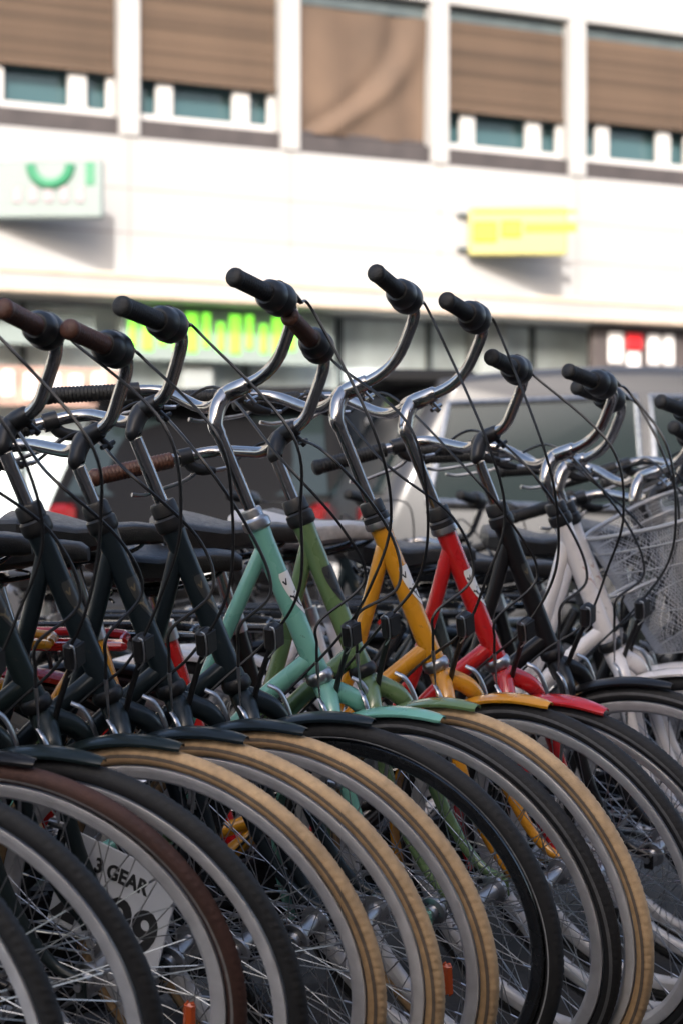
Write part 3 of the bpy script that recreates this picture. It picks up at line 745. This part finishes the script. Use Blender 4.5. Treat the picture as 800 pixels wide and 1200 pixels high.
for i in range(-3, 6):
    u = uc0 + pitch * i
    near = -1 <= i <= 5
    kind = 'drape' if i == 2 else 'window'
    wb = MB(); wb.bbox((0, 0, (ZW0 + ZW1) / 2), (W_ - .004, .02, ZW1 - ZW0 - .004), .002)
    win = ob('window', wb.mesh('window', False), GLASS, BLD, Matrix.Translation((u, .30, 0)))
    b = MB(); b.bbox((0, 0, 0), (W_ - .006, .26, ZW0 - ZS0 - .004), .01); ob('sill', b.mesh('sill', False), SILL, win, Matrix.Translation((0, -.15, (ZW0 + ZS0) / 2)))
    b = MB(); b.bbox((0, 0, 0), (W_ - .006, .16, .17), .01); ob('window_head', b.mesh('window_head', False), FRAMED, win, Matrix.Translation((0, -.10, ZW1 - .087)))
    zb = z_of(400, 110) + random.uniform(-.03, .03)
    if kind == 'drape':
        b = MB(); nx, nz = 40, 26; vs = []; fs = []
        z0 = ZW0 + .03; z1 = ZW1 - .18
        for a in range(nz + 1):
            for c in range(nx + 1):
                s_, t_ = c / nx, a / nz
                x = (s_ - .5) * (W_ - .03)
                # loose cloth: a hanging fold sweeping from the top right corner to the lower left
                q = (s_ - (.93 - .75 * (1 - t_) ** 2.2))
                y = -.055 * math.exp(-(q / .10) ** 2) + .03 * math.exp(-((q + .17) / .08) ** 2) + .022 * math.sin(s_ * 15 + t_ * 1.6) * (1 - .4 * t_)
                vs.append((x, y - .19, z0 + (z1 - z0) * t_))
        for a in range(nz):
            for c in range(nx): fs.append((a * (nx + 1) + c, a * (nx + 1) + c + 1, (a + 1) * (nx + 1) + c + 1, (a + 1) * (nx + 1) + c))
        b.add(vs, fs); ob('loose_blind', b.mesh('loose_blind'), CLOTH, win)
        b = MB(); b.bbox((0, 0, 0), (W_ - .02, .06, .05), .01); ob('bottom_rail', b.mesh('bottom_rail', False), SILL, win, Matrix.Translation((0, -.17, ZW0 + .035)))
    else:
        bl = MB(); bl.bbox((0, 0, 0), (W_ - .02, .05, .05), .01)
        blo = ob('blind', bl.mesh('blind', False), BLIND, win, Matrix.Translation((0, -.21, zb)))
        n = 26; z1 = ZW1 - .18; h = (z1 - zb) / n
        b0 = MB()
        b0.bbox((0, 0, 0), (W_ - .03, .016, h * .96), .005)
        key = 'slat_mesh'
        if key not in ME: ME[key] = b0.mesh('slat', False)
        if near:
            for k in range(n): ob('slat', ME[key], BLIND, blo, Matrix.Translation((0, .004 * (k % 2), .03 + h * (k + .5))))
        # white frames of the lower lights
        b = MB(); zh = zb - ZW0
        off = .10 if i % 2 else -.06
        for f0, f1 in ((.003, .022), (.16, .275), (.70, .82), (.955, .997)):
            b.bbox((W_ * ((f0 + f1) / 2 - .5), 0, ZW0 + zh / 2), (W_ * (f1 - f0), .06, zh), .008)
        for f0, f1 in ((.022, .16), (.275, .70), (.82, .955)):
            b.bbox((W_ * ((f0 + f1) / 2 - .5), .002, ZW0 + .04), (W_ * (f1 - f0) - .002, .055, .08), .008)
        ob('window_frame', b.mesh('window_frame', False), FRAME, win, Matrix.Translation((0, -.13, 0)))
# string course, canopy slab over the shops
bpart('canopy', ((U0 + U1) / 2, .10, (SLABT + SLABB) / 2), (U1 - U0, .7, SLABT - SLABB), WHITE)
bpart('canopy_trim', ((U0 + U1) / 2, -.253, SLABT - .035), (U1 - U0, .03, .055), TANM)
bpart('canopy_trim', ((U0 + U1) / 2, -.253, SLABB + .03), (U1 - U0, .03, .04), TANM)
bpart('roof_edge', ((U0 + U1) / 2, .2, ROOF + .1), (U1 - U0 + .4, 1.0, .2), FRAMED)
# shop fronts below: piers, glass panes, fascia boards
SHOPP = noisy(principled('shop_pier_grey', (.34, .37, .365), .6), 3, .1, .05)
zf = SLABB - .55
us = u_of(690)
for i in range(-12, 15):
    u = uc0 + pitch * 2 * (i - .5)
    bpart('shop_pier', (u, .55, SLABB / 2), (.34, .5, SLABB - .01), SHOPP if i % 3 else TAUPE)
for i in range(-12, 14):
    u = uc0 + pitch * 2 * i
    bpart('shop_window', (u, .62, SLABB / 2 + .15), (pitch * 2 - .36, .05, SLABB - .32), SHOPG)
    for k in (-1, 0, 1): bpart('mullion', (u + k * pitch * .62, .565, SLABB / 2 + .15), (.06, .05, SLABB - .33), FRAMED, BLD, .005)
    bpart('stall_riser', (u, .58, .08), (pitch * 2 - .36, .14, .15), TAUPE)
def board(px0, px1, py0, py1, mat, name, y=-.05, label=None, th=.12):
    u0, u1 = u_of(px0), u_of(px1); mid = (px0 + px1) / 2
    z1, z0 = z_of(mid, py0), z_of(mid, py1)
    b = MB(); b.bbox((0, 0, 0), (u1 - u0, th, z1 - z0), .012)
    return ob(name, b.mesh(name, False), mat, None, fm((u0 + u1) / 2, -y, (z0 + z1) / 2)), u1 - u0, z1 - z0
def blocks(parent, items, mat, y=-.07, M=None):   # unreadable block lettering: (x, z, width, height)
    for x, z, w_, h_ in items:
        b = MB(); b.bbox((0, 0, 0), (w_, .03, h_), min(w_, h_) * .32)
        ob('letter_block', b.mesh('letter_block', False), mat, parent, (M or Matrix.Identity(4)) @ Matrix.Translation((x, y, z)))
GLET = principled('green_letters', (.20, .72, .05), .5)
GLET.node_tree.nodes['Principled BSDF'].inputs['Emission Color'].default_value = (.28, .95, .06, 1)
GLET.node_tree.nodes['Principled BSDF'].inputs['Emission Strength'].default_value = .55  # green letters with a weak emission of nearly their own colour
PALE = principled('pale_sign_panel', (.26, .31, .30), .5)
WLET = principled('white_letters', (.85, .83, .82), .5)
RLET = principled('red_letters', (.70, .02, .025), .5)
gs, w, h = board(150, 400, 362, 424, PALE, 'shop_sign', .22); tag(gs, 'pale shop fascia with bright green block letters', 'sign')
blocks(gs, [(-w / 2 + .12 + k * .165, .02 + .03 * ((k * 7) % 3 - 1), .085 + .04 * (k % 3 == 1), .30 + .05 * ((k * 5) % 3)) for k in range(12)], GLET)
ds, w, h = board(694, 900, 380, 452, DARKM, 'shop_sign', .04); tag(ds, 'taupe shop fascia with white letters and a red one', 'sign')
blocks(ds, [(-w / 2 + .30, .05, .20, .36), (-w / 2 + .84, .05, .17, .36), (-w / 2 + 1.05, .05, .15, .36)], WLET); blocks(ds, [(-w / 2 + .56, .13, .22, .19)], RLET)
blocks(ds, [(-w / 2 + .55, -.17, .18, .36)], WLET)
ls, w, h = board(-70, 120, 362, 402, PALE, 'shop_sign', .22); tag(ls, 'pale grey blue fascia board above the brown shop window', 'sign')
bs, w, h = board(-70, 150, 428, 475, noisy(principled('brick_poster', (.42, .27, .22), .7), 4, .4, .1), 'shop_poster', .22); tag(bs, 'brown and white window poster in the shop front', 'poster')
blocks(bs, [(-w / 2 + .5 + k * .24, .02 * (k % 2), .13, .26) for k in range(6)], WLET)
# signs projecting from the wall
def projecting(px, py0, py1, length, mat, label, cat='sign'):
    u = u_of(px); z1, z0 = z_of(px, py0), z_of(px, py1)
    M = fm(u, .02, (z0 + z1) / 2) @ Matrix.Rotation(R(58), 4, 'Z')
    b = MB(); b.bbox((0, -.12 - length / 2, 0), (.10, length, z1 - z0), .02)
    o = ob('projecting_sign', b.mesh('projecting_sign', False), mat, None, M); tag(o, label, cat)
    b = MB(); b.tube([(0, 0, (z1 - z0) * .35), (0, -.14, (z1 - z0) * .35)], .025, 8); b.tube([(0, 0, -(z1 - z0) * .35), (0, -.14, -(z1 - z0) * .35)], .025, 8)
    ob('bracket', b.mesh('bracket'), FRAMED, o)
    return o, z1 - z0
YEL = noisy(principled('yellow_sign_face', (.42, .38, .13), .5), 3, .06, .05); YEL2 = principled('yellow_print', (.45, .32, .015), .5)
ys, h = projecting(534, 243, 300, 1.06, YEL, 'pale yellow sign jutting out from the white wall')
blocks(ys, [(.30, -.01, .26, .22), (.58, .02, .22, .18)], YEL2, 0, Matrix.Translation((-.05, 0, 0)) @ Matrix.Rotation(R(-90), 4, 'Z'))
b = MB(); b.bbox((-.053, -1.0, .03), (.008, .56, .10), .003); ob('stripe', b.mesh('stripe', False), YEL2, ys)
b = MB(); b.bbox((-.053, -.73, h / 2 - .06), (.008, 1.1, .035), .003); ob('stripe', b.mesh('stripe', False), YEL2, ys)
GRN = principled('green_print', (.03, .20, .10), .5); PBL = noisy(principled('pale_blue_sign_face', (.19, .235, .23), .5), 3, .06, .05)
gsn, h = projecting(-28, 190, 257, 1.10, PBL, 'pale sign with green arcs jutting out from the white wall')
b = MB(); ring = [(-.056, -.72 + .19 * math.cos(R(a)), .24 + .19 * math.sin(R(a))) for a in range(180, 361, 12)]; b.tube(ring, .05, 8); ob('green_arc', b.mesh('green_arc'), GRN, gsn)
b = MB(); b.bbox((-.054, -1.10, .15), (.012, .09, .22), .004); ob('stripe', b.mesh('stripe', False), GRN, gsn)
blocks(gsn, [(.40 + k * .15, -.05, .09, .16) for k in range(5)], principled('pink_grey_print', (.30, .26, .28), .5), 0, Matrix.Translation((-.05, 0, 0)) @ Matrix.Rotation(R(-90), 4, 'Z'))

# ------------------------------------------------------------------ vehicles on the road
SPOIL = principled('matt_black_trim', (.010, .010, .011), .75, 0, 0, .2)
TAILR = principled('tail_light_red', (.16, .008, .010), .25, 0, .3)
def car(name, M, paint_, prof, belt, w, label, cat, glass_side, glass_rear=None, lights=True, L=4.5):
    """prof: closed side outline (x,z) with x forward; belt: height where the sides start leaning in"""
    root = empty(name, M); tag(root, label, cat)
    zt = max(z for _, z in prof)
    def hw(z): return w / 2 * (1 - .02 * max(0, (.55 - z) / .55)) if z < belt else w / 2 * (1 - .20 * ((z - belt) / (zt - belt)) ** 1.2)
    b = MB(); pts, _ = catmull([Vector((x, 0, z)) for x, z in prof] + [Vector((prof[0][0], 0, prof[0][1]))], [0] * (len(prof) + 1), 5); pts = pts[:-1]
    n = len(pts); vs = []; fs = []
    cols = [(-1, .0), (-.985, .035), (-.93, .075), (-.6, .10), (0, .11), (.6, .10), (.93, .075), (.985, .035), (1, .0)]
    cx = sum(p.x for p in pts) / n; cz = (zt + .3) / 2
    for k, (s, out) in enumerate(cols):
        for p in pts:
            d = Vector((p.x - cx, 0, p.z - cz)); l = d.length or 1
            q = p + d / l * (out - .09); vs.append((q.x, s * hw(p.z), q.z))
    C = len(cols)
    for k in range(C - 1):
        for i in range(n):
            j = (i + 1) % n; fs.append((k * n + i, k * n + j, (k + 1) * n + j, (k + 1) * n + i))
    fs.append(tuple(range(n - 1, -1, -1))); fs.append(tuple((C - 1) * n + i for i in range(n)))
    b.add(vs, fs); ob('body', b.mesh('body'), paint_, root)
    CG = principled('car_glass', (.018, .026, .027), .10, 0, 0, .5)
    for s in (-1, 1):
        for poly in glass_side:
            b = MB(); m = len(poly)
            vs = [(x, s * (hw(z) + .006), z) for x, z in poly] + [(x, s * (hw(z) - .03), z) for x, z in poly]
            b.add(vs, [tuple(range(m)) if s < 0 else tuple(range(m - 1, -1, -1))] + [(i, i + m, (i + 1) % m + m, (i + 1) % m) for i in range(m)])
            g = ob('side_window', b.mesh('side_window', False), CG, root)
            b = MB(); b.tube([(x, s * (hw(z) + .008), z) for x, z in poly] + [(poly[0][0], s * (hw(poly[0][1]) + .008), poly[0][1])], .016, 6); ob('window_trim', b.mesh('window_trim'), CHR, g)
    if glass_rear:
        for (x0, z0, x1, z1) in glass_rear:
            sg_ = 1 if x0 > 0 else -1
            b = MB(); a0, a1 = hw(z0) * .86, hw(z1) * .84
            b.add([(x0, -a0, z0), (x0, a0, z0), (x1, a1, z1), (x1, -a1, z1), (x0 - sg_ * .03, -a0, z0), (x0 - sg_ * .03, a0, z0), (x1 - sg_ * .03, a1, z1), (x1 - sg_ * .03, -a1, z1)], [(0, 1, 2, 3), (4, 7, 6, 5), (0, 4, 5, 1), (2, 6, 7, 3), (1, 5, 6, 2), (0, 3, 7, 4)])
            ob('windscreen', b.mesh('windscreen', False), CG, root)
    xs = [p.x for p in pts]; xa, xb = min(xs), max(xs)
    for x in (xa + .85, xb - .85):
        for s in (-1, 1):
            b = MB(); b.lathe([(.19, -.10), (.30, -.11), (.335, -.08), (.335, .08), (.30, .11), (.19, .10)], 28, closed=False)
            wv = ob('wheel', b.mesh('wheel'), RUB, root, Matrix.Translation((x, s * (w / 2 - .10), .335)))
            b = MB(); b.lathe([(0, s * .07), (.05, s * .075), (.17, s * .09), (.195, s * .10), (.20, 0), (0, 0)], 20); ob('rim', b.mesh('rim'), CHR, wv)
    if lights:
        for s in (-1, 1):
            b = MB(); b.bbox((0, 0, 0), (.08, .17, .15), .03); ob('tail_light', b.mesh('tail_light', False), TAILR, root, Matrix.Translation((xa + .055, s * (w / 2 - .15), 1.06)))
            b = MB(); b.bbox((0, 0, 0), (.10, .34, .16), .03); ob('headlight', b.mesh('headlight', False), LENS, root, Matrix.Translation((xb - .10, s * (w / 2 - .22), .74)))
    b = MB(); b.bbox((-1.93, 0, 1.735), (.46, w * .74, .07), .02); ob('spoiler', b.mesh('spoiler', False), SPOIL, root)
    b = MB(); b.bbox((xa + .03, 0, .52), (.16, w * .92, .20), .05); ob('bumper', b.mesh('bumper', False), BLKP, root)
    b = MB(); b.bbox((xa - .005, 0, .78), (.02, .46, .11), .004); ob('number_plate', b.mesh('number_plate', False), FRAME, root)
    return root
suv = [(-2.25, .42), (-2.28, .75), (-2.24, 1.02), (-2.12, 1.30), (-1.92, 1.66), (-1.80, 1.74), (-.9, 1.80), (.2, 1.76), (.45, 1.70), (1.15, 1.16), (1.35, 1.08), (2.05, .98), (2.28, .82), (2.32, .45), (2.2, .28), (0, .24), (-2.1, .28)]
gl_suv = [[(-1.78, 1.12), (-1.62, 1.60), (-.95, 1.64), (-.95, 1.10)], [(-.88, 1.10), (-.88, 1.64), (.08, 1.62), (.08, 1.08)], [(.15, 1.08), (.15, 1.61), (.38, 1.56), (.98, 1.10)]]
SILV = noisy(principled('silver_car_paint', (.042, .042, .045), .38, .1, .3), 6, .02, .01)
CARD = noisy(principled('dark_car_paint', (.004, .004, .005), .55, 0, 0, .12), 6, .05, .01)
CARW = noisy(principled('white_car_paint', (.45, .44, .43), .35, 0, .4), 6, .04, .05)
def at(px, y): return Vector(((px - 400) / FPX * y, y, ROADZ))
gl_mpv = [[(-1.98, 1.14), (-1.86, 1.60), (-.95, 1.64), (-.95, 1.10)]] + gl_suv[1:]
def put(px, y, h):                               # stand a car with its tail seen in photo column px at depth y
    h = R(h); X = (px - 400) / FPX * y
    return Matrix.Translation((X + 2.25 * math.cos(h), y + 2.25 * math.sin(h), ROADZ)) @ Matrix.Rotation(h, 4, 'Z')
RG = [(-2.19, 1.18, -1.965, 1.62), (1.27, 1.14, .56, 1.66)]
car('parked_car', put(222, 12.2, 70), CARD, suv, 1.08, 1.86, 'dark sport utility car seen from behind, parked across the street', 'car', gl_suv, RG)
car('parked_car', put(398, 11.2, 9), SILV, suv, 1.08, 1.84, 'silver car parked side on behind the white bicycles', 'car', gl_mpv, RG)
car('parked_car', Matrix.Translation((-3.66, 9.1, ROADZ)) @ Matrix.Rotation(R(8), 4, 'Z'), CARW, suv, 1.08, 1.84, 'white car parked beyond the dark bicycles', 'car', gl_suv, RG)

# ------------------------------------------------------------------ building behind the photographer, whose shade lies over the bicycles
SB = empty('building', Matrix.Translation(fp(0, 29.2)) @ Matrix.Rotation(FACE, 4, 'Z')); tag(SB, 'tall brick building on the near side of the street', 'building')
BRK = noisy(principled('brick_wall', (.23, .16, .13), .8), 6, .2, .1, .3, 40)
b = MB(); b.bbox((0, -4, 5.6), (60, 8, 11.2), .05); ob('wall', b.mesh('wall', False), BRK, SB)
b = MB(); b.bbox((0, 0, 0), (1.1, .06, 1.5), .02); wm = b.mesh('window', False)
for i in range(-8, 9):
    for k in range(3): ob('window', wm, GLASS, SB, Matrix.Translation((i * 2.2, .03, 2.0 + k * 3.2)))
